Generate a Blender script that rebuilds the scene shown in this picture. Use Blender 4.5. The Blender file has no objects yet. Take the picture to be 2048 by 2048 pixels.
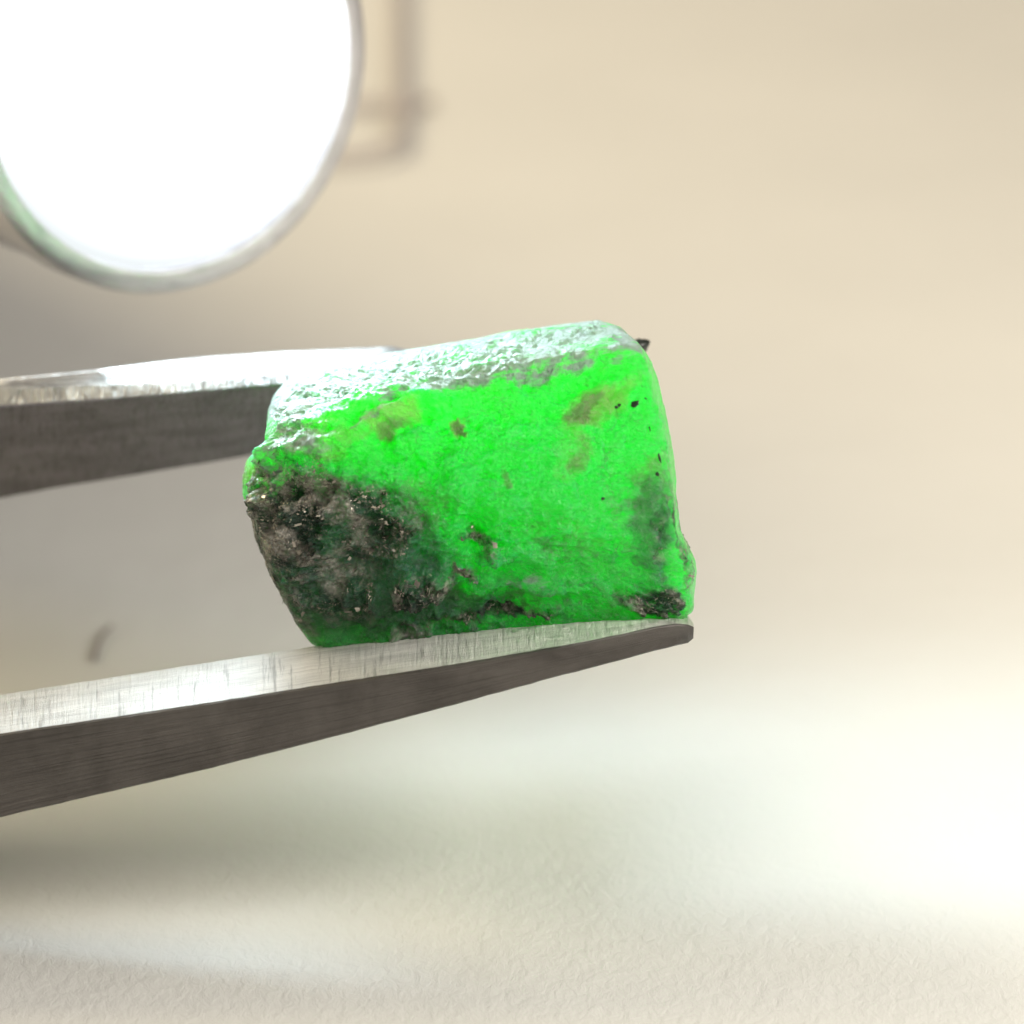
import bpy, bmesh, math, random
import numpy as np
from mathutils import Matrix, Vector

S = bpy.context.scene
C = S.collection
S.unit_settings.system = 'METRIC'
S.unit_settings.scale_length = 0.01          # one unit is one centimetre

# ---------------------------------------------------------------- camera
PITCH = math.radians(20.0)      # the phone looks down on the paper
DIST = 9.0                      # cm from lens to stone
FRAME = 2.048                   # cm of the focal plane across the frame
H0 = 0.80                       # height of the focus point over the paper
cp, sp = math.cos(PITCH), math.sin(PITCH)
BASIS = Matrix(((1, 0, 0), (0, cp, sp), (0, -sp, cp)))     # columns: right, away, up of the view
ORIGIN = Vector((0, 0, H0))
def W(x, y, z):
    return ORIGIN + BASIS @ Vector((x, y, z))
def V(px, py, y):
    """view-aligned position (right, depth, up) of what the photograph shows at a point, at its own depth"""
    k = (DIST + y) / DIST * FRAME / 2048.0
    return Vector(((px - 1024) * k, y, (1024 - py) * k))
def table_point(px, py, lift=0.0):
    d = BASIS @ Vector(((px - 1024) / 2048 * FRAME / DIST, 1, (1024 - py) / 2048 * FRAME / DIST))
    o = W(0, -DIST, 0)
    t = (lift - o.z) / d.z
    return o + d * t

cam_d = bpy.data.cameras.new('camera')
cam = bpy.data.objects.new('camera', cam_d); C.objects.link(cam)
cam.location = W(0, -DIST, 0)
cam.rotation_euler = (math.pi / 2 - PITCH, 0, 0)
cam_d.sensor_width = 36.0
cam_d.lens = 36.0 * DIST / FRAME
cam_d.clip_start = 0.05
cam_d.clip_end = 2000
cam_d.dof.use_dof = True
cam_d.dof.focus_distance = DIST - 0.16
cam_d.dof.aperture_fstop = 0.95
S.camera = cam

# ---------------------------------------------------------------- room light
world = bpy.data.worlds.new('World'); S.world = world
world.use_nodes = True
bg = world.node_tree.nodes['Background']
bg.inputs['Color'].default_value = (1.0, 0.90, 0.78, 1)
bg.inputs['Strength'].default_value = 0.35
kd = bpy.data.lights.new('ceiling_lamp', 'AREA')
kd.shape = 'DISK'; kd.size = 8.5
kd.color = (1.0, 0.84, 0.55)
kd.energy = 1420
key = bpy.data.objects.new('ceiling_lamp', kd); C.objects.link(key)
key.location = (-9.5, 7.0, 10.5)
key.rotation_euler = (Vector((0.5, 3.0, 0)) - key.location).to_track_quat('-Z', 'Y').to_euler()
fd_ = bpy.data.lights.new('room_lamp', 'AREA')
fd_.shape = 'DISK'; fd_.size = 3.2
fd_.color = (1.0, 0.955, 0.86)
fd_.energy = 440
room = bpy.data.objects.new('room_lamp', fd_); C.objects.link(room)
room.location = (5.0, -3.2, 4.8)
room.rotation_euler = (Vector((0.3, 0.0, 0.0)) - room.location).to_track_quat('-Z', 'Y').to_euler()

S.view_settings.view_transform = 'Standard'
S.view_settings.look = 'None'
S.view_settings.exposure = 0.1
S.view_settings.gamma = 1.0
S.render.engine = 'CYCLES'
S.cycles.use_denoising = True
S.cycles.max_bounces = 12
S.cycles.sample_clamp_indirect = 12.0
S.cycles.caustics_reflective = False
S.cycles.caustics_refractive = False

# ---------------------------------------------------------------- helpers
def tag(o, label=None, cat=None, group=None, kind=None):
    if label: o['label'] = label
    if cat: o['category'] = cat
    if group: o['group'] = group
    if kind: o['kind'] = kind
    return o
def empty(name, loc, label, cat):
    o = bpy.data.objects.new(name, None); C.objects.link(o)
    o.matrix_world = Matrix.Translation(loc) @ BASIS.to_4x4()
    o.empty_display_size = 0.2
    return tag(o, label, cat)
def link(name, me, mats, parent=None, local=None):
    o = bpy.data.objects.new(name, me); C.objects.link(o)
    for m in (mats if isinstance(mats, (list, tuple)) else [mats]):
        me.materials.append(m)
    if parent is not None:
        o.parent = parent
        if local is not None: o.matrix_local = local
    return o
def smooth(me, on=True):
    me.polygons.foreach_set('use_smooth', [on] * len(me.polygons))

class Noise3:
    """gradient noise on numpy arrays"""
    def __init__(s, seed):
        r = np.random.RandomState(seed)
        s.p = np.concatenate([r.permutation(256)] * 3)
        g = r.normal(size=(256, 3)); s.g = g / np.linalg.norm(g, axis=1)[:, None]
    def __call__(s, P):
        I = np.floor(P).astype(int); F = P - I; I &= 255
        u = F * F * F * (F * (F * 6 - 15) + 10)
        out = 0
        for dx in (0, 1):
            for dy in (0, 1):
                for dz in (0, 1):
                    h = s.p[s.p[s.p[I[:, 0] + dx] + I[:, 1] + dy] + I[:, 2] + dz]
                    dot = (s.g[h] * (F - np.array([dx, dy, dz]))).sum(1)
                    w = (u[:, 0] if dx else 1 - u[:, 0]) * (u[:, 1] if dy else 1 - u[:, 1]) * (u[:, 2] if dz else 1 - u[:, 2])
                    out = out + dot * w
        return out
    def fbm(s, P, oct=4, gain=0.5):
        a, t = 1.0, 0
        for i in range(oct):
            t = t + a * s(P * (2.03 ** i) + 17.3 * i); a *= gain
        return t
    def ridge(s, P, oct=4, gain=0.55):
        a, t = 1.0, 0
        for i in range(oct):
            t = t + a * (1 - np.abs(s(P * (2.1 ** i) + 9.1 * i)) * 2.2); a *= gain
        return t
def sstep(a, b, x):
    t = np.clip((x - a) / (b - a), 0, 1); return t * t * (3 - 2 * t)

# ---- node helpers
class Mat:
    def __init__(s, name):
        s.m = bpy.data.materials.new(name); s.m.use_nodes = True
        s.t = s.m.node_tree; s.n = s.t.nodes; s.b = s.n['Principled BSDF']; s.out = s.n['Material Output']
    def new(s, kind, **kw):
        x = s.n.new(kind)
        for k, v in kw.items(): setattr(x, k, v)
        return x
    def l(s, a, b): s.t.links.new(a, b)
    def set(s, b=None, **kw):
        b = b or s.b
        for k, v in kw.items(): b.inputs[k.replace('_', ' ')].default_value = v
    def noise(s, vec, scale, detail=4, rough=0.55, dist=0.0):
        x = s.new('ShaderNodeTexNoise'); x.inputs['Scale'].default_value = scale
        x.inputs['Detail'].default_value = detail; x.inputs['Roughness'].default_value = rough
        x.inputs['Distortion'].default_value = dist
        if vec is not None: s.l(vec, x.inputs['Vector'])
        return x.outputs['Fac']
    def ramp(s, fac, stops):
        x = s.new('ShaderNodeValToRGB'); s.l(fac, x.inputs['Fac'])
        e = x.color_ramp.elements
        while len(e) < len(stops): e.new(0.5)
        for i, (p, c) in enumerate(stops):
            e[i].position = p; e[i].color = (*c, 1) if len(c) == 3 else c
        return x.outputs['Color']
    def mapr(s, v, a, b, c=0.0, d=1.0):
        x = s.new('ShaderNodeMapRange'); s.l(v, x.inputs['Value'])
        for k, q in zip(('From Min', 'From Max', 'To Min', 'To Max'), (a, b, c, d)): x.inputs[k].default_value = q
        return x.outputs['Result']
    def math(s, op, a, b=None):
        x = s.new('ShaderNodeMath', operation=op)
        for i, v in enumerate((a, b)):
            if v is None: continue
            if isinstance(v, (int, float)): x.inputs[i].default_value = v
            else: s.l(v, x.inputs[i])
        return x.outputs[0]
    def mix(s, fac, a, b, blend='MIX'):
        x = s.new('ShaderNodeMix', data_type='RGBA', blend_type=blend)
        for sock, v in ((x.inputs[0], fac), (x.inputs[6], a), (x.inputs[7], b)):
            if isinstance(v, (int, float)): sock.default_value = v
            elif isinstance(v, tuple): sock.default_value = (*v, 1)
            else: s.l(v, sock)
        return x.outputs[2]
    def bump(s, h, strength, dist, normal=None):
        x = s.new('ShaderNodeBump'); x.inputs['Strength'].default_value = strength
        x.inputs['Distance'].default_value = dist
        s.l(h, x.inputs['Height'])
        if normal is not None: s.l(normal, x.inputs['Normal'])
        return x.outputs['Normal']
    def scaled(s, vec, sc):
        x = s.new('ShaderNodeMapping'); s.l(vec, x.inputs['Vector']); x.inputs['Scale'].default_value = sc
        return x.outputs['Vector']
    def coord(s, which='Object'):
        return s.new('ShaderNodeTexCoord').outputs[which]
    def attr(s, name):
        return s.new('ShaderNodeAttribute', attribute_name=name).outputs['Fac']

# ---------------------------------------------------------------- paper on the table
def paper_material():
    M = Mat('white_paper'); c = M.coord()
    M.set(Roughness=0.85); M.b.inputs['Specular IOR Level'].default_value = 0.2
    tone = M.noise(c, 0.9, 4)
    M.l(M.ramp(tone, [(0.3, (0.80, 0.795, 0.775)), (0.7, (0.84, 0.835, 0.815))]), M.b.inputs['Base Color'])
    rot = M.new('ShaderNodeMapping'); M.l(c, rot.inputs['Vector'])
    rot.inputs['Rotation'].default_value = (0, 0, 0.7); rot.inputs['Scale'].default_value = (1.25, 0.75, 1)
    n = M.bump(M.noise(rot.outputs['Vector'], 30, 6, 0.66, 0.5), 0.34, 0.014)
    n = M.bump(M.noise(c, 7, 3, 0.5), 0.16, 0.03, n)
    M.l(n, M.b.inputs['Normal'])
    return M.m
me = bpy.data.meshes.new('paper')
N = 200
bm = bmesh.new()
bmesh.ops.create_grid(bm, x_segments=N, y_segments=N, size=60)
bm.to_mesh(me); bm.free()
paper = link('paper', me, paper_material()); paper['kind'] = 'structure'
paper['label'] = 'white rough paper sheet under the tweezers'

# ---------------------------------------------------------------- steel
def steel(name, su, sv, base=(0.53, 0.51, 0.48), rough=0.34, strength=0.35, cross=0.0, dirt=0.5, bd=0.006, weave=False):
    M = Mat(name)
    uv = M.new('ShaderNodeUVMap').outputs['UV']
    M.set(Metallic=1.0)
    streak = M.noise(M.scaled(uv, (su, sv, 1)), 1.0, 5, 0.65)
    fine = M.noise(M.scaled(uv, (su * 3.1, sv * 2.7, 1)), 1.0, 3, 0.6)
    blot = M.noise(uv, 7, 5, 0.6, 0.3)
    h = M.math('ADD', streak, M.math('MULTIPLY', fine, 0.5))
    if cross:
        cr = M.noise(M.scaled(uv, (sv * 0.6, su * 0.8, 1)), 1.0, 4, 0.6)
        h = M.math('ADD', h, M.math('MULTIPLY', cr, cross))
    else: cr = None
    if weave:
        wu = M.noise(M.scaled(uv, (62, 0.8, 1)), 1.0, 4, 0.75, 0.25); wl = M.noise(M.scaled(uv, (2.2, 120, 1)), 1.0, 4, 0.7, 0.3)
        h = M.math('ADD', M.math('MULTIPLY', wu, 1.2), wl); cr = M.math('MINIMUM', M.math('ADD', wu, 0.02), M.math('ADD', wl, 0.03))
    n = M.bump(h, strength, bd)
    n = M.bump(M.noise(uv, 30, 4, 0.6), 0.12, 0.01, n)
    M.l(n, M.b.inputs['Normal'])
    dark = tuple(x * (1 - dirt) for x in base)
    col = M.mix(M.mapr(blot, 0.35, 0.62), dark, base)
    col = M.mix(M.mapr(streak, 0.30, 0.5, 0.55, 0.0), col, tuple(x * 0.35 for x in base))
    if cr is not None: col = M.mix(M.mapr(cr, 0.33, 0.47, 0.7, 0.0), col, tuple(x * 0.3 for x in base))
    M.l(col, M.b.inputs['Base Color'])
    M.l(M.mapr(fine, 0.3, 0.7, rough - 0.06, rough + 0.12), M.b.inputs['Roughness'])
    return M.m
st_long = steel('brushed_steel_shaded_side', 3.5, 260, base=(0.138, 0.128, 0.122), rough=0.42, dirt=0.3)  # same steel, shade of the lens-facing side put into its colour
st_face = steel('brushed_steel_lit_face', 5, 110, base=(0.90, 0.88, 0.86), rough=0.42, strength=0.8, dirt=0.2, bd=0.03, weave=True)  # same steel, torchlight on the gripping face put into its colour
st_inner = steel('brushed_steel_shaded_inner', 75, 6, base=(0.25, 0.232, 0.26), rough=0.5, dirt=0.3, bd=0.012)  # same steel, darkened in colour for the dim reflection on this side
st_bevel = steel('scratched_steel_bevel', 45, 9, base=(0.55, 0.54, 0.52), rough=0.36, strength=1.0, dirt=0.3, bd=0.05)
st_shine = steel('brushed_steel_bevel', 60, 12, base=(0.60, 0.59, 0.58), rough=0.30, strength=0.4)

def loft(name, stations, mat_of_side, mats, parent, jitter=0.0012, step=0.02, seed=1, round_w=0.004):
    """a bar through closed cross-sections (lists of Vectors), cut fine, corners chamfered, edges a little nicked"""
    rnd = np.random.RandomState(seed); nz = Noise3(seed)
    ns = len(stations[0])
    def corner(sec):
        out = []
        for i in range(ns):
            a, b, c = sec[i - 1], sec[i], sec[(i + 1) % ns]
            for q in (a, c):
                d = q - b; L = d.length
                out.append(b + d * (min(round_w, 0.3 * L) / max(L, 1e-6)))
        return out
    secs = [corner(s) for s in stations]
    rings, us = [], []
    u = 0
    for k in range(len(secs) - 1):
        L = (stations[k + 1][0] - stations[k][0]).length
        n = max(1, int(L / step)) if L < 4 else 30
        for j in range(n):
            t = j / n
            rings.append([a.lerp(b, t) for a, b in zip(secs[k], secs[k + 1])]); us.append(u + L * t)
        u += L
    rings.append(secs[-1]); us.append(u)
    m = 2 * ns
    co = np.array([[tuple(p) for p in r] for r in rings])
    P = co.reshape(-1, 3)
    P = P + jitter * np.stack([nz.fbm(P * 38 + 5 * i, 3) for i in range(3)], 1)
    faces, mi, uvs = [], [], []
    per = [0.0]
    for j in range(m):
        per.append(per[-1] + float(np.linalg.norm(co[0, (j + 1) % m] - co[0, j])))
    nr = len(rings)
    for r in range(nr - 1):
        for j in range(m):
            j2 = (j + 1) % m
            faces.append((r * m + j, r * m + j2, (r + 1) * m + j2, (r + 1) * m + j))
            side = (j // 2) if j % 2 else (j // 2)
            # edge j: odd index = flat side between corner j//2 and next, even = chamfer of corner j//2
            mi.append(mat_of_side[j // 2])
            uvs += [(us[r], per[j]), (us[r], per[j + 1]), (us[r + 1], per[j + 1]), (us[r + 1], per[j])]
    faces.append(tuple(range(m))[::-1]); mi.append(mat_of_side[0]); uvs += [(0.01 * i, 0.03) for i in range(m)]
    faces.append(tuple((nr - 1) * m + j for j in range(m))); mi.append(mat_of_side[0]); uvs += [(us[-1] + 0.004 * i, 0.03 * (i % 2)) for i in range(m)]
    me = bpy.data.meshes.new(name)
    me.from_pydata([tuple(p) for p in P], [], faces)
    me.polygons.foreach_set('material_index', mi)
    ul = me.uv_layers.new(name='UVMap')
    ul.data.foreach_set('uv', np.array(uvs, dtype=np.float32).ravel())
    bm = bmesh.new(); bm.from_mesh(me); bmesh.ops.recalc_face_normals(bm, faces=bm.faces); bm.to_mesh(me); bm.free()
    smooth(me, True)
    o = link(name, me, mats, parent)
    try: me.set_sharp_from_angle(angle=math.radians(35))
    except Exception: pass
    return o

tw_base = W(0, 0, 0)
tweezers = empty('tweezers', tw_base, 'grey steel tweezers with two brushed arms gripping the green stone', 'tweezers')

# lower arm: its gripping face looks up, its thin brushed side looks at the lens
def low(px, back, crease, bottom, yb, yf):
    A = V(px, back, yb); B = V(px, crease, yf); Cc = V(px, bottom, yf + 0.02)
    D = Vector((A.x, A.y, A.z - (B.z - Cc.z) * 0.9))
    return [A, B, Cc, D]
low_st = []
# far end of the tweezers, out of frame to the left, where the arms are welded
join = Vector((-11.0, 0.45, -0.25))
def box_sec(c, hw, top, bot):
    return [c + Vector((0, hw, top)), c + Vector((0, -hw, top)), c + Vector((0, -hw, bot)), c + Vector((0, hw, bot))]
low_st.append(box_sec(join, 0.40, 0.0, -0.12))
low_st.append(box_sec(Vector((-7.5, 0.30, -0.62)), 0.38, 0.0, -0.16))
low_st.append(box_sec(Vector((-3.6, 0.10, -0.66)), 0.30, 0.03, -0.19))
for row in ((-500, 1470, 1545, 1765, 0.12, -0.30), (0, 1389, 1468, 1636, 0.06, -0.30), (424, 1323, 1405, 1537, 0.02, -0.30),
            (640, 1290, 1371, 1482, -0.01, -0.30), (930, 1250, 1326, 1405, -0.05, -0.295), (1127, 1222, 1292, 1351, -0.08, -0.285),
            (1240, 1214, 1270, 1322, -0.10, -0.27), (1310, 1213, 1254, 1303, -0.12, -0.255), (1352, 1218, 1248, 1293, -0.14, -0.245),
            (1376, 1230, 1250, 1288, -0.155, -0.225), (1387, 1246, 1255, 1279, -0.17, -0.21)):
    low_st.append(low(*row))
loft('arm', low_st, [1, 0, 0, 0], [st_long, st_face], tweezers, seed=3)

# upper arm: narrow bright side and bevel on top, dark inner face looking down towards the lens
def up(px, top, mid, edge, lower, td=0.13, d=0.0):
    y0 = 0.30 + d
    P0 = V(px, top, y0 + 0.02 + td); P1 = V(px, mid, y0 + 0.02); P2 = V(px, edge, y0); P3 = V(px, lower, y0 + 0.34)
    P4 = Vector((P3.x, P3.y + 0.06, P0.z - 0.02))
    return [P0, P1, P2, P3, P4]
def box5(c, hw, top, bot):
    return [c + Vector((0, hw * 0.2, top)), c + Vector((0, -hw, top)), c + Vector((0, -hw, top - 0.02)), c + Vector((0, hw, bot)), c + Vector((0, hw, top))]
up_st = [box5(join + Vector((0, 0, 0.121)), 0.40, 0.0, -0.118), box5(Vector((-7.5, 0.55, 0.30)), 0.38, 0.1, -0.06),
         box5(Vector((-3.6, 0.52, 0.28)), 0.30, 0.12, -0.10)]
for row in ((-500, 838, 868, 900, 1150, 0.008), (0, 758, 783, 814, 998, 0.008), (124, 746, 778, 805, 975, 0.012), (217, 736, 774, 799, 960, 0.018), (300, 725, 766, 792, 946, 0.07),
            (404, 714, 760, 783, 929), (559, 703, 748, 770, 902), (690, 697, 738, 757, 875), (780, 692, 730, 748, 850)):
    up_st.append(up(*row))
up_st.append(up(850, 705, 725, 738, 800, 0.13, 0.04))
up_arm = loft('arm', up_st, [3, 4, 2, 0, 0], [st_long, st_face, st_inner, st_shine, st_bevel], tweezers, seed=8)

# ---------------------------------------------------------------- the stone
def gem_material():
    M = Mat('emerald'); c = M.coord()
    crust = M.attr('crust'); stain = M.attr('stain'); frost_sheen = M.attr('frost_sheen'); grime = M.attr('grime'); deep = M.attr('deep')
    half = lambda v, k: M.math('MULTIPLY', M.math('SUBTRACT', v, 0.5), k)
    add = lambda a, b_: M.math('ADD', a, b_)
    fib = M.new('ShaderNodeMapping'); M.l(c, fib.inputs['Vector'])
    fib.inputs['Rotation'].default_value = (0, math.radians(22), 0); fib.inputs['Scale'].default_value = (0.75, 0.8, 1.15)
    fv = fib.outputs['Vector']
    n1 = M.noise(fv, 10, 6, 0.62, 0.8); n2 = M.noise(c, 34, 6, 0.66, 0.5); n3 = M.noise(fv, 60, 5, 0.66, 1.2); n4 = M.noise(c, 17, 5, 0.6, 1.0)
    # clear green crystal: light wanders through it
    green = M.mix(M.mapr(n1, 0.35, 0.65), (0.003, 0.985, 0.045), (0.010, 0.990, 0.09))
    clear = M.mapr(M.noise(c, 5.5, 3, 0.55, 0.6), 0.42, 0.60, 0.25, 1.0)
    clear = M.math('MULTIPLY', clear, M.math('SUBTRACT', 1.0, M.math('MULTIPLY', M.attr('core'), 0.85)))
    green = M.mix(M.math('MULTIPLY', M.mapr(n3, 0.47, 0.62), M.math('MULTIPLY', clear, 0.85)), green, (0.03, 0.55, 0.10))
    green = M.mix(M.math('MULTIPLY', M.mapr(add(n4, half(n2, 0.8)), 0.54, 0.70), M.math('MULTIPLY', clear, 0.8)), green, (0.09, 0.36, 0.07))
    zone = M.noise(c, 4.2, 3, 0.5, 0.9)
    green = M.mix(M.math('MULTIPLY', M.mapr(zone, 0.44, 0.62, 0.0, 0.85), M.math('SUBTRACT', 1.0, M.attr('core'))), green, (0.002, 0.80, 0.035))
    ve = M.new('ShaderNodeTexVoronoi', feature='DISTANCE_TO_EDGE'); ve.inputs['Scale'].default_value = 7.5
    wq = M.new('ShaderNodeTexNoise'); wq.inputs['Scale'].default_value = 9; wq.inputs['Detail'].default_value = 6; M.l(c, wq.inputs['Vector'])
    wm = M.new('ShaderNodeVectorMath', operation='MULTIPLY_ADD'); M.l(wq.outputs['Color'], wm.inputs[0]); wm.inputs[1].default_value = (0.28, 0.28, 0.28); M.l(fv, wm.inputs[2]); M.l(wm.outputs[0], ve.inputs['Vector'])
    crack = M.math('MULTIPLY', M.mapr(ve.outputs['Distance'], 0.045, 0.0), M.mapr(n4, 0.48, 0.64))
    green = M.mix(M.math('MULTIPLY', crack, 0.42), green, (0.03, 0.30, 0.06))
    green = M.mix(M.mapr(add(stain, half(n2, 0.9)), 0.25, 0.8), green, (0.20, 0.55, 0.09))
    green = M.mix(M.mapr(add(grime, add(half(n2, 1.0), half(n3, 0.6))), 0.3, 0.95, 0.0, 0.9), green, (0.15, 0.27, 0.08))
    green = M.mix(M.mapr(add(deep, add(half(n4, 0.5), half(n3, 0.4))), 0.15, 0.85, 0.0, 0.95), green, (0.012, 0.16, 0.055))
    b = M.b
    M.l(green, b.inputs['Base Color'])
    M.set(Roughness=0.30, IOR=1.58)
    b.subsurface_method = 'RANDOM_WALK'
    b.inputs['Subsurface Weight'].default_value = 1.0
    b.inputs['Subsurface Scale'].default_value = 1.0
    b.inputs['Subsurface Radius'].default_value = (0.03, 0.62, 0.06)
    b.inputs['Specular IOR Level'].default_value = 0.4
    # relief of the rough crystal face: steps, scratches, pits
    vor = M.new('ShaderNodeTexVoronoi', feature='F1'); vor.inputs['Scale'].default_value = 48; M.l(c, vor.inputs['Vector'])
    nb = M.bump(n1, 0.6, 0.05)
    nb = M.bump(crack, 0.5, -0.015, nb)
    nb = M.bump(n3, 0.8, 0.02, nb)
    nb = M.bump(n2, 0.7, 0.02, nb)
    nb = M.bump(vor.outputs['Distance'], 0.35, 0.012, nb)
    M.l(nb, b.inputs['Normal'])
    # tilted cleavage facets: every cell a small plane of its own
    def facets(scale, vec):
        v = M.new('ShaderNodeTexVoronoi', feature='F1'); v.inputs['Scale'].default_value = scale; M.l(vec, v.inputs['Vector'])
        d = M.new('ShaderNodeVectorMath', operation='SUBTRACT'); M.l(vec, d.inputs[0]); M.l(v.outputs['Position'], d.inputs[1])
        k_ = M.new('ShaderNodeVectorMath', operation='SUBTRACT'); M.l(v.outputs['Color'], k_.inputs[0]); k_.inputs[1].default_value = (0.5, 0.5, 0.5)
        o = M.new('ShaderNodeVectorMath', operation='DOT_PRODUCT'); M.l(d.outputs[0], o.inputs[0]); M.l(k_.outputs[0], o.inputs[1])
        return o.outputs['Value']
    warp = M.new('ShaderNodeMix', data_type='VECTOR'); 
    wn = M.new('ShaderNodeTexNoise'); wn.inputs['Scale'].default_value = 20; wn.inputs['Detail'].default_value = 5; M.l(c, wn.inputs['Vector'])
    wv = M.new('ShaderNodeVectorMath', operation='MULTIPLY_ADD'); M.l(wn.outputs['Color'], wv.inputs[0]); wv.inputs[1].default_value = (0.10, 0.10, 0.10); M.l(c, wv.inputs[2])
    f1 = facets(17, wv.outputs[0]); f2 = facets(46, wv.outputs[0])
    cn = M.bump(f1, 1.0, 0.30); cn = M.bump(f2, 0.9, 0.35, cn)
    cn = M.bump(n2, 0.45, 0.03, cn); cn = M.bump(n3, 0.7, 0.02, cn)
    b.inputs['Coat Weight'].default_value = 0.6; b.inputs['Coat Roughness'].default_value = 0.10; b.inputs['Coat IOR'].default_value = 1.6
    M.l(cn, b.inputs['Coat Normal'])
    # mica crust
    k = M.new('ShaderNodeBsdfPrincipled')
    q1 = M.noise(c, 11, 6, 0.65, 0.8)
    q2 = M.noise(M.scaled(wv.outputs[0], (40, 40, 95)), 1.0, 5, 0.7, 0.8)
    col = M.ramp(add(q1, half(n2, 0.4)), [(0.34, (0.004, 0.022, 0.012)), (0.46, (0.016, 0.046, 0.030)), (0.51, (0.14, 0.135, 0.12)), (0.62, (0.48, 0.455, 0.41))])
    col = M.mix(M.mapr(q2, 0.55, 0.66, 0.0, 0.85), col, (0.58, 0.54, 0.46))
    M.l(col, k.inputs['Base Color'])
    M.l(M.mapr(n2, 0.35, 0.65, 0.14, 0.32), k.inputs['Roughness'])
    k.inputs['Metallic'].default_value = 0.6
    k.inputs['Specular IOR Level'].default_value = 0.9
    kb = M.bump(f1, 1.0, 0.55)
    kb = M.bump(f2, 1.0, 0.40, kb)
    kb = M.bump(q2, 0.8, 0.02, kb)
    M.l(kb, k.inputs['Normal'])
    edge = add(crust, add(half(M.noise(c, 13, 6, 0.7, 0.9), 1.3), half(n3, 0.8)))
    mx = M.new('ShaderNodeMixShader')
    M.l(M.mapr(edge, 0.34, 0.95, 0.0, 0.97), mx.inputs['Fac']); M.l(b.outputs[0], mx.inputs[1]); M.l(k.outputs[0], mx.inputs[2])
    # scuffed top-face skin with the torch's sheen painted in, pale scratches elsewhere
    fd = M.new('ShaderNodeBsdfPrincipled')
    fd.inputs['Base Color'].default_value = (0.42, 0.48, 0.50, 1); fd.inputs['Roughness'].default_value = 0.34
    M.l(nb, fd.inputs['Normal'])
    t1 = M.noise(M.scaled(fv, (26, 26, 44)), 1.0, 6, 0.7, 1.4)
    thin = M.math('SUBTRACT', 1.0, M.math('MULTIPLY', M.math('ABSOLUTE', M.math('SUBTRACT', t1, 0.5)), 16.0))
    scr = M.math('MULTIPLY', M.mapr(thin, 0.2, 0.9), M.mapr(M.noise(c, 8, 4, 0.6, 0.6), 0.47, 0.66))
    fe = add(frost_sheen, half(M.noise(M.scaled(fv, (16, 22, 52)), 1.0, 6, 0.72, 0.7), 1.7))
    ff = M.math('MAXIMUM', M.mapr(fe, 0.40, 0.85, 0.0, 0.88), M.math('MULTIPLY', scr, 0.16))
    mx2 = M.new('ShaderNodeMixShader')
    M.l(ff, mx2.inputs['Fac']); M.l(mx.outputs[0], mx2.inputs[1]); M.l(fd.outputs[0], mx2.inputs[2])
    M.l(mx2.outputs[0], M.out.inputs['Surface'])
    return M.m

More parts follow.
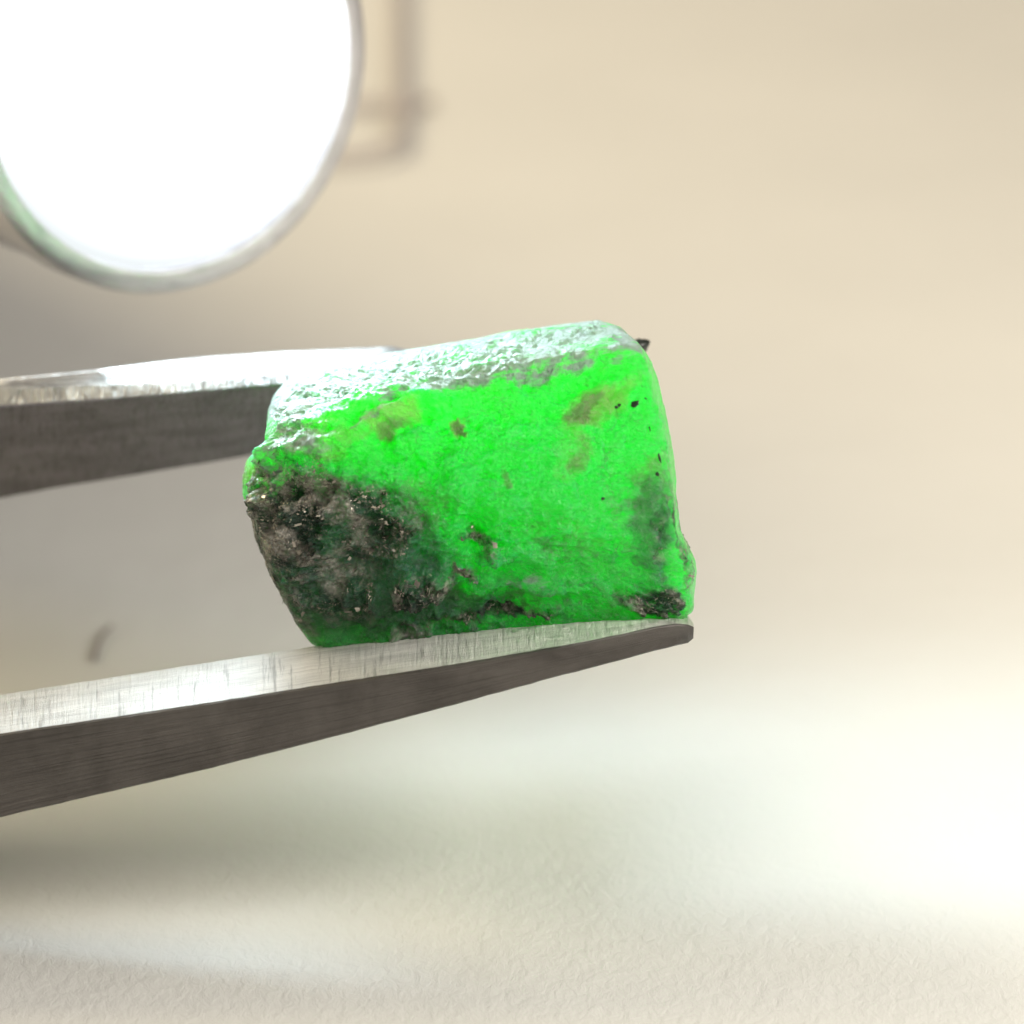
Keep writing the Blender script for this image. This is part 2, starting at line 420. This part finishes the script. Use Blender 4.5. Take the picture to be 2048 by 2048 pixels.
GC = V(935, 965, 0)
OUT = [(578, 747), (678, 710), (784, 692), (922, 676), (1060, 652), (1198, 636), (1235, 657), (1262, 686), (1298, 730), (1316, 805),
       (1338, 901), (1347, 960), (1352, 1060), (1368, 1092), (1385, 1120), (1390, 1142), (1380, 1176), (1379, 1200), (1379, 1250), (1340, 1275), (1000, 1320), (640, 1306),
       (594, 1230), (551, 1145), (519, 1071), (502, 1020), (491, 990), (491, 955), (500, 926), (517, 906), (538, 893), (540, 827), (546, 790)]
def build_gem(parent):
    bm = bmesh.new()
    bmesh.ops.create_icosphere(bm, subdivisions=8, radius=1.0)
    me = bpy.data.meshes.new('crystal_body'); bm.to_mesh(me); bm.free()
    n = len(me.vertices)
    d = np.empty(n * 3, np.float32); me.vertices.foreach_get('co', d); d = d.reshape(-1, 3).astype(float)
    d /= np.linalg.norm(d, axis=1)[:, None]
    # the outline as a closed wall along the depth
    P = []
    for (a, b) in zip(OUT, OUT[1:] + OUT[:1]):
        for t in np.linspace(0, 1, 40, endpoint=False):
            P.append(((a[0] + (b[0] - a[0]) * t - 935) * 0.001, (965 - (a[1] + (b[1] - a[1]) * t)) * 0.001))
    P = np.array(P); th = np.arctan2(P[:, 1], P[:, 0]); rr = np.hypot(P[:, 0], P[:, 1])
    o = np.argsort(th); th, rr = th[o], rr[o]
    ang = np.arctan2(d[:, 2], d[:, 0])
    R = np.interp(ang, th, rr, period=2 * math.pi)
    flat = np.maximum(np.hypot(d[:, 0], d[:, 2]), 1e-3)
    inv = [(flat / R)]
    planes = [((-0.03, -1, 0.05), 0.272), ((-0.182, -0.216, 0.959), 0.2525), ((0.964, -0.20, 0.17), 0.430),
              ((-0.152, -0.817, -0.557), 0.243), ((0.157, 0.275, -0.949), 0.264), ((-0.78, -0.62, 0.02), 0.375),
              ((0, 1, 0), 0.29), ((-0.17, 0.37, 0.91), 0.345), ((0.6, 0.8, 0), 0.42), ((-0.7, 0.7, 0), 0.44), ((-0.5, -0.35, 0.8), 0.316)]
    for nv, dd in planes:
        nv = np.array(nv, float); L = np.linalg.norm(nv)
        inv.append(np.maximum(d @ nv, 1e-4) / dd if abs(L - 1) > 0.2 else np.maximum(d @ (nv / L), 1e-4) / dd)
    inv = np.array(inv)
    p = 36.0
    r = 1.0 / (np.sum(inv ** p, 0)) ** (1 / p) * 1.012
    co = d * r[:, None]
    x, y, z = co.T
    X = x * 1000 + 935; Y = 965 - z * 1000           # outline units, for placing the natural features
    front = sstep(0.20, 0.06, y)
    nz, nq = Noise3(11), Noise3(23)
    low_n = nz.fbm(co * 6, 4)
    # warped position for ragged patches
    wx = X + 38 * nz.fbm(co * 10 + 3, 5, 0.6); wy = Y + 38 * nz.fbm(co * 10 + 40, 5, 0.6)
    def blob(cx, cy, rx, ry, a=0.0, soft=0.55):
        ca, sa = math.cos(math.radians(a)), math.sin(math.radians(a))
        u = ((wx - cx) * ca + (wy - cy) * sa) / rx; v = (-(wx - cx) * sa + (wy - cy) * ca) / ry
        return sstep(1 + soft, 1 - soft, np.sqrt(u * u + v * v))
    mx_ = lambda *a: np.maximum.reduce(a)
    crust = mx_(blob(600, 1060, 115, 150, 20), blob(750, 1050, 105, 82, 10) * 0.74, blob(600, 1190, 75, 85, 0) * 0.75,
                blob(850, 1165, 62, 32, -12), blob(920, 1135, 38, 14, 10), blob(700, 1170, 80, 70, 30) * 0.72, blob(965, 1075, 22, 52, -28) * 0.85,
                blob(610, 935, 80, 34, -15) * 0.66, blob(1300, 1075, 30, 95, 5) * 0.62, blob(1290, 1195, 70, 28, 8), blob(1010, 1228, 110, 14, -5) * 0.9,
                blob(860, 1245, 120, 14, -6) * 0.7, blob(1369, 1120, 12, 55, -10) * 0.7, blob(1350, 1080, 6, 100, -9) * 0.85, blob(1318, 890, 3, 60, -9) * 0.6, blob(545, 965, 60, 40, -20) * 0.8) * front
    crust = np.maximum(crust, sstep(0.15, 0.26, y) * 0.0)
    stain = mx_(blob(800, 840, 60, 26, -30), blob(660, 885, 100, 36, -15) * 0.6, blob(1200, 815, 70, 34, -38), blob(1140, 900, 40, 70, 20) * 0.45,
                blob(935, 870, 16, 18), blob(1080, 740, 120, 24, -10) * 0.4, blob(510, 945, 30, 35) * 0.9, blob(1280, 960, 30, 60) * 0.4) * front
    grime = mx_(blob(1180, 825, 45, 22, -38) * 0.95, blob(800, 858, 48, 12, -28) * 0.9, blob(935, 872, 13, 15), blob(1145, 915, 26, 42, 10) * 0.6,
                blob(1015, 960, 14, 30, -20) * 0.7, blob(1290, 1010, 40, 110, 5) * 0.62, blob(1130, 1080, 110, 40, 8) * 0.45, blob(1040, 1190, 60, 22, 0) * 0.5,
                blob(840, 1010, 60, 70) * 0.5, blob(760, 1200, 220, 45, -4) * 0.7, blob(960, 1222, 170, 12, -4) * 0.5) * front
    core = mx_(blob(1060, 930, 240, 120, -20, 0.6), blob(905, 1060, 40, 120, 5, 0.6), blob(1250, 820, 60, 60) * 0.7) * front
    deep = mx_(blob(690, 1130, 210, 170, 10), blob(640, 1230, 130, 70, 0), blob(760, 1230, 240, 45, -5) * 0.85, blob(740, 1295, 260, 50, -3), blob(940, 1238, 200, 12, -4) * 0.75, blob(1290, 1070, 55, 130, 4) * 0.75, blob(1100, 1140, 200, 80, 4) * 0.28, blob(880, 1000, 40, 120, 10) * 0.3) * front
    nt = np.array((-0.182, -0.216, 0.959)); nt /= np.linalg.norm(nt)
    topd = 0.2525 - co @ nt
    topn = topd + 0.030 * low_n + 0.022 * nq.fbm(co * 30 + 7, 4, 0.6)
    top = np.maximum(sstep(0.040, -0.008, topn), 0.25 * sstep(0.08, 0.0, topn))
    frost_sheen = mx_(top, blob(588, 800, 64, 75, 0) * 1.05 * front, blob(560, 935, 40, 22, -20) * 0.7 * front, blob(1060, 1160, 60, 9, 3) * 0.5 * front, blob(1120, 745, 130, 26, -12) * 0.35 * front, blob(770, 838, 60, 12, -30) * 0.6 * front, blob(610, 890, 90, 34, -12) * 0.75 * front)  # mask of the frosting and its painted pale sheen
    # relief
    crust_r = np.clip(crust, 0, 1)
    disp = 0.024 * low_n + 0.017 * nq.fbm(co * 18, 6, 0.62) * (1 - 0.6 * sstep(0.05, 0.0, topd))
    disp += 0.013 * (nz.ridge(co * np.array([8, 9, 15]) + 2, 5, 0.6) - 1.2) * (1 - crust_r) * front
    disp += crust_r * (0.042 * (nq.ridge(co * 9, 6, 0.62) - 1.25) + 0.008 * nz.fbm(co * 40, 3))
    disp += 0.0035 * top * nq.fbm(co * np.array([50, 70, 110]), 3)
    def bump(cx, cy, rx, ry, a, h):
        ca, sa = math.cos(math.radians(a)), math.sin(math.radians(a))
        u = ((X - cx) * ca + (Y - cy) * sa) / rx; v = (-(X - cx) * sa + (Y - cy) * ca) / ry
        return h * np.exp(-(u * u + v * v)) * front
    for b in ((800, 832, 66, 18, -28, 0.036), (805, 868, 62, 13, -28, -0.024), (955, 1065, 24, 44, -25, -0.045), (985, 1108, 34, 12, 10, 0.026),
              (845, 1158, 54, 26, -10, 0.040), (850, 1200, 60, 14, -10, -0.016), (1190, 820, 60, 20, -35, -0.012), (1290, 1050, 24, 90, 3, 0.014),
              (760, 1045, 26, 26, 0, -0.03), (1065, 1162, 66, 13, 4, 0.028), (1070, 1188, 70, 12, 4, -0.018), (1180, 800, 60, 18, -35, 0.022), (1230, 950, 30, 60, 10, -0.018), (1100, 1000, 90, 26, 25, 0.016), (1130, 880, 30, 40, 20, 0.016), (620, 900, 120, 22, -10, 0.034), (650, 980, 60, 14, -10, -0.02),
              (1290, 1185, 60, 14, 8, -0.018), (520, 950, 40, 40, 0, 0.004)):
        disp += bump(*b)
    # keep the outline true: relief fades on the side wall
    wall = sstep(0.88, 0.99, inv[0] / inv.max(0))
    disp = disp * (1 - 0.9 * wall) + wall * (0.005 * low_n + 0.003 * nz.fbm(co * 14 + 5, 2))
    co = co + d * disp[:, None]
    me.vertices.foreach_set('co', co.astype(np.float32).ravel())
    for nm, arr in (('crust', crust), ('stain', stain), ('grime', grime), ('frost_sheen', frost_sheen), ('deep', deep), ('core', core)):
        a = me.attributes.new(nm, 'FLOAT', 'POINT'); a.data.foreach_set('value', arr.astype(np.float32))
    me.update(); smooth(me)
    ob = link('crystal_body', me, gem_material(), parent)
    nor = np.empty(n * 3, np.float32); me.vertices.foreach_get('normal', nor)
    return ob, co, nor.reshape(-1, 3), crust, wx, wy
gem = empty('rough_emerald', W(*GC), 'bright green rough emerald chunk with dark mica crust held between the tweezers', 'gemstone')
body, gco, gno, gcr, _, _ = build_gem(gem)

# glittering flakes of mica standing on the crust, too many to count
def flake_material():
    M = Mat('mica_flake'); c = M.coord()
    M.set(Metallic=0.8, Roughness=0.27)
    M.l(M.ramp(M.noise(c, 30, 3), [(0.35, (0.14, 0.14, 0.125)), (0.52, (0.40, 0.37, 0.32)), (0.68, (0.75, 0.70, 0.62))]), M.b.inputs['Base Color'])
    return M.m
rnd = np.random.RandomState(5)
sel = np.where((gcr > 0.55) & (gno[:, 1] < 0.2))[0]
vs, fs = [], []
def flake(p, nrm, t, L, w):
    b = nrm.cross(t); k = len(vs)
    for (u, v, h) in ((-1, -.6, 0), (.8, -1, 0), (1, .7, 0), (-.5, 1, 0), (0, 0, -.5)):
        q = p + t * (u * L * 0.5) + b * (v * w * 0.5) + nrm * (h * 0.004); vs.append(tuple(q))
    fs.extend([(k, k + 1, k + 2, k + 3), (k + 1, k, k + 4), (k + 2, k + 1, k + 4), (k + 3, k + 2, k + 4), (k, k + 3, k + 4)])
for i in rnd.choice(sel, 350, replace=False):                     # single plates
    nrm = (Vector(gno[i]) + Vector(rnd.normal(0, 0.25, 3))).normalized()
    t = nrm.cross(Vector(rnd.normal(0, 1, 3))).normalized()
    L = 0.003 + 0.016 * rnd.rand() ** 3
    flake(Vector(gco[i]) + Vector(gno[i]) * 0.001, nrm, t, L, L * (0.3 + 0.5 * rnd.rand()))
for i in rnd.choice(sel, 150, replace=False):                     # sheaves of parallel slivers
    R_ = 0.012 + 0.030 * rnd.rand()
    near = sel[np.where(((gco[sel] - gco[i]) ** 2).sum(1) < R_ * R_)[0]]
    tilt = Vector(rnd.normal(0, 0.22, 3)); ax = Vector(rnd.normal(0, 1, 3))
    for j in rnd.choice(near, min(len(near), 10 + int(rnd.rand() * 26)), replace=False):
        nrm = (Vector(gno[j]) * 0.6 + Vector(gno[i]) * 0.6 + tilt + Vector(rnd.normal(0, 0.10, 3))).normalized()
        t = nrm.cross((ax + Vector(rnd.normal(0, 0.25, 3))).normalized()).normalized()
        L = 0.004 + 0.010 * rnd.rand() ** 2
        flake(Vector(gco[j]) + Vector(gno[j]) * -0.0004, nrm, t, L, 0.0012 + 0.0018 * rnd.rand())
me = bpy.data.meshes.new('mica_flakes'); me.from_pydata(vs, [], fs)
fl = link('mica_flakes', me, flake_material(), gem); fl['kind'] = 'stuff'

# black mineral grains sitting in the surface
def black_material():
    M = Mat('black_mineral'); M.set(Base_Color=(0.008, 0.012, 0.008, 1), Roughness=0.3); return M.m
blk = black_material()
def surface_at(px, py):
    tx, tz = (px - 935) * 0.001, (965 - py) * 0.001
    dd = (gco[:, 0] - tx) ** 2 + (gco[:, 2] - tz) ** 2 + np.where(gno[:, 1] < 0.2, 0, 10)
    i = int(np.argmin(dd)); return Vector(gco[i]), Vector(gno[i])
def grain(px, py, rx, rz, ang, depth=0.4, seed=0, name='mineral_grain', y=None):
    bm = bmesh.new(); bmesh.ops.create_icosphere(bm, subdivisions=3, radius=1.0)
    r = Noise3(seed + 60)
    P = np.array([tuple(v.co) for v in bm.verts]); k = 1 + 0.55 * r.fbm(P * 1.3 + seed, 3)
    for v, s_ in zip(bm.verts, k):
        v.co = Vector((v.co.x * rx * s_, v.co.y * min(rx, rz) * depth * s_, v.co.z * rz * s_))
    me = bpy.data.meshes.new(name); bm.to_mesh(me); bm.free(); smooth(me)
    if y is None: p, nn = surface_at(px, py)
    else: p = Vector(((px - 935) * 0.001, y, (965 - py) * 0.001))
    return link(name, me, blk, gem, Matrix.Translation(p) @ Matrix.Rotation(math.radians(-ang), 4, 'Y'))
for i, g in enumerate(((1263, 812, .0095, .0058, 25), (1231, 815, .0042, .0034, -40), (1226, 821, .0034, .003, 0), (1281, 803, .003, .0014, -40),
                       (1306, 954, .0036, .0058, -15), (1292, 858, .0013, .009, 12), (1312, 925, .0022, .015, 12),
                       (1198, 999, .0036, .0032, 20), (1307, 1170, .003, .003, 0))):
    grain(*g, seed=i)
lump = grain(1276, 694, .030, .017, 42, depth=1.0, seed=33, name='mineral_lump', y=0.20)
lump['label'] = 'dark lump on the back upper right edge'

# ---------------------------------------------------------------- the torch
nrm = Vector((0.555, -0.800, -0.225)).normalized()      # where it points (view axes)
TC = V(345, 135, 0.70)
torch = empty('penlight', W(*TC), 'silver metal penlight shining at the stone from the upper left', 'torch')
zax = nrm; xax = Vector((0.92, 0.38, 0)); xax = (xax - zax * xax.dot(zax)).normalized(); yax = zax.cross(xax)
TL = Matrix((xax, yax, zax)).transposed().to_4x4()
def lathe(name, prof, mats, parent, mi=None, seg=160, close=False):
    vs, fs, idx, uv = [], [], [], []
    for s_ in range(seg):
        a = 2 * math.pi * s_ / seg
        for (r, z) in prof: vs.append((r * math.cos(a), r * math.sin(a), z))
    n = len(prof); pl = [0]
    for a, b in zip(prof, prof[1:]): pl.append(pl[-1] + math.hypot(a[0] - b[0], a[1] - b[1]))
    for s_ in range(seg):
        t = (s_ + 1) % seg
        for k in range(n - 1):
            fs.append((s_ * n + k, s_ * n + k + 1, t * n + k + 1, t * n + k)); idx.append(mi[k] if mi else 0)
            u0, u1 = s_ * 3.0 / seg, (s_ + 1) * 3.0 / seg
            uv += [(u0, pl[k]), (u0, pl[k + 1]), (u1, pl[k + 1]), (u1, pl[k])]
    me = bpy.data.meshes.new(name); me.from_pydata(vs, [], fs)
    me.polygons.foreach_set('material_index', idx)
    me.uv_layers.new(name='UVMap').data.foreach_set('uv', np.array(uv, dtype=np.float32).ravel())
    bm = bmesh.new(); bm.from_mesh(me); bmesh.ops.remove_doubles(bm, verts=bm.verts, dist=1e-6)
    bmesh.ops.recalc_face_normals(bm, faces=bm.faces); bm.to_mesh(me); bm.free(); smooth(me)
    try: me.set_sharp_from_angle(angle=math.radians(30))
    except Exception: pass
    return link(name, me, mats, parent, TL)
alu = steel('torch_aluminium', 8, 60, base=(0.70, 0.69, 0.72), rough=0.38, strength=0.3, dirt=0.15)
RL = 0.446
lathe('bezel', [(RL, -0.10), (RL, -0.006), (RL + 0.003, -0.001), (RL + 0.010, 0.0), (RL + 0.038, -0.004), (RL + 0.050, -0.012), (RL + 0.054, -0.026), (RL + 0.054, -0.12), (RL + 0.030, -0.135), (RL + 0.030, -0.15)], alu, torch)
lathe('shading_barrel', [(0.0, -0.30), (RL + 0.006, -0.30), (RL + 0.006, -0.13), (RL + 0.044, -0.13), (RL + 0.044, -0.9), (0.92, -2.0), (0.92, -7.6), (0.84, -7.7), (0.84, -8.3), (0.78, -8.5), (0.0, -8.5)], alu, torch)  # unseen rear flares wide, shaped to shade the paper at left
LAMP = 14.0
def lens_material():
    M = Mat('lit_lens'); c = M.coord()
    e = M.new('ShaderNodeEmission'); e.inputs['Color'].default_value = (0.93, 0.985, 1.0, 1); 
    # the reflector throws its light from the middle of the glass; the margin only glows
    ln = M.new('ShaderNodeVectorMath', operation='LENGTH')
    dn = Vector((-0.3, 0, -0.95))
    mp = M.new('ShaderNodeMapping'); M.l(c, mp.inputs['Vector']); mp.inputs['Location'].default_value = (0.068 * dn.dot(xax), 0.068 * dn.dot(yax), 0)
    M.l(mp.outputs['Vector'], ln.inputs[0])
    f = M.mapr(ln.outputs['Value'], 0.50, 0.12)
    f = M.math('POWER', f, 1.4)
    M.l(M.math('ADD', M.math('MULTIPLY', f, LAMP), 0.90), e.inputs['Strength'])
    M.l(e.outputs[0], M.out.inputs['Surface'])
    return M.m
lens = lathe('lens', [(RL - 0.001, -0.030), (0.43, -0.024), (0.3, -0.012), (0.15, -0.006), (0.0, -0.004)], lens_material(), torch, seg=96)

bd_ = bpy.data.lights.new('torch_beam', 'SPOT')          # the beam that leaves the lens
bd_.energy = 300; bd_.color = (0.66, 0.88, 1.0)
bd_.spot_size = math.radians(172); bd_.spot_blend = 0.7; bd_.shadow_soft_size = 0.36
beam = bpy.data.objects.new('torch_beam', bd_); C.objects.link(beam)
beam.parent = torch
beam.matrix_local = Matrix.Translation(nrm * 0.01) @ nrm.to_track_quat('-Z', 'Y').to_matrix().to_4x4()

# ---------------------------------------------------------------- small blurred things on the paper
def tube(name, pts, rad, mat, seg=10, closed=False):
    cu = bpy.data.curves.new(name, 'CURVE'); cu.dimensions = '3D'; cu.bevel_depth = rad; cu.bevel_resolution = 4
    s_ = cu.splines.new('POLY'); s_.points.add(len(pts) - 1)
    for p, q in zip(s_.points, pts): p.co = (*q, 1)
    tmp = bpy.data.objects.new('tmp', cu); C.objects.link(tmp)
    dg = bpy.context.evaluated_depsgraph_get(); dg.update()
    me = bpy.data.meshes.new_from_object(tmp.evaluated_get(dg)); me.name = name
    bpy.data.objects.remove(tmp); bpy.data.curves.remove(cu)
    me.materials.clear(); smooth(me)
    return me
def wire_material():
    M = Mat('grey_wire'); M.set(Base_Color=(0.62, 0.56, 0.54, 1), Metallic=0.2, Roughness=0.5); return M.m
def rounded(pts, r=0.25, n=6):
    out = [pts[0]]
    for a, b, c in zip(pts, pts[1:], pts[2:]):
        p, q = b + (a - b).normalized() * r, b + (c - b).normalized() * r
        for k in range(n + 1):
            t = k / n; out.append(p * (1 - t) ** 2 + b * 2 * t * (1 - t) + q * t * t)
    return out + [pts[-1]]
tp = lambda x, y: table_point(x, y, 0.04)
outer = rounded([tp(300, 318), tp(800, 312), tp(795, -260), tp(480, -260), tp(490, 100)])
inner = rounded([tp(490, 100), tp(480, 210), tp(740, 212), tp(785, 210)], 0.2)
me = tube('wire_clip', outer + inner[1:], 0.021, None)
wc = link('wire_clip', me, wire_material())
o0 = Vector(outer[0]); me.transform(Matrix.Translation(-o0)); wc.location = o0
tag(wc, 'out of focus bent grey wire clip lying on the paper behind the penlight', 'wire clip')
def hair_material():
    M = Mat('dark_fibre'); M.set(Base_Color=(0.30, 0.26, 0.25, 1), Roughness=0.7); return M.m
hp = [table_point(x, y, 0.012) for x, y in ((188, 1318), (192, 1300), (199, 1280), (211, 1262), (222, 1252))]
me = tube('fibre', hp, 0.0045, None); hb = link('fibre', me, hair_material())
me.transform(Matrix.Translation(-hp[2])); hb.location = hp[2]
tag(hb, 'short dark blurred fibre lying on the paper behind the lower tweezer arm', 'fibre')
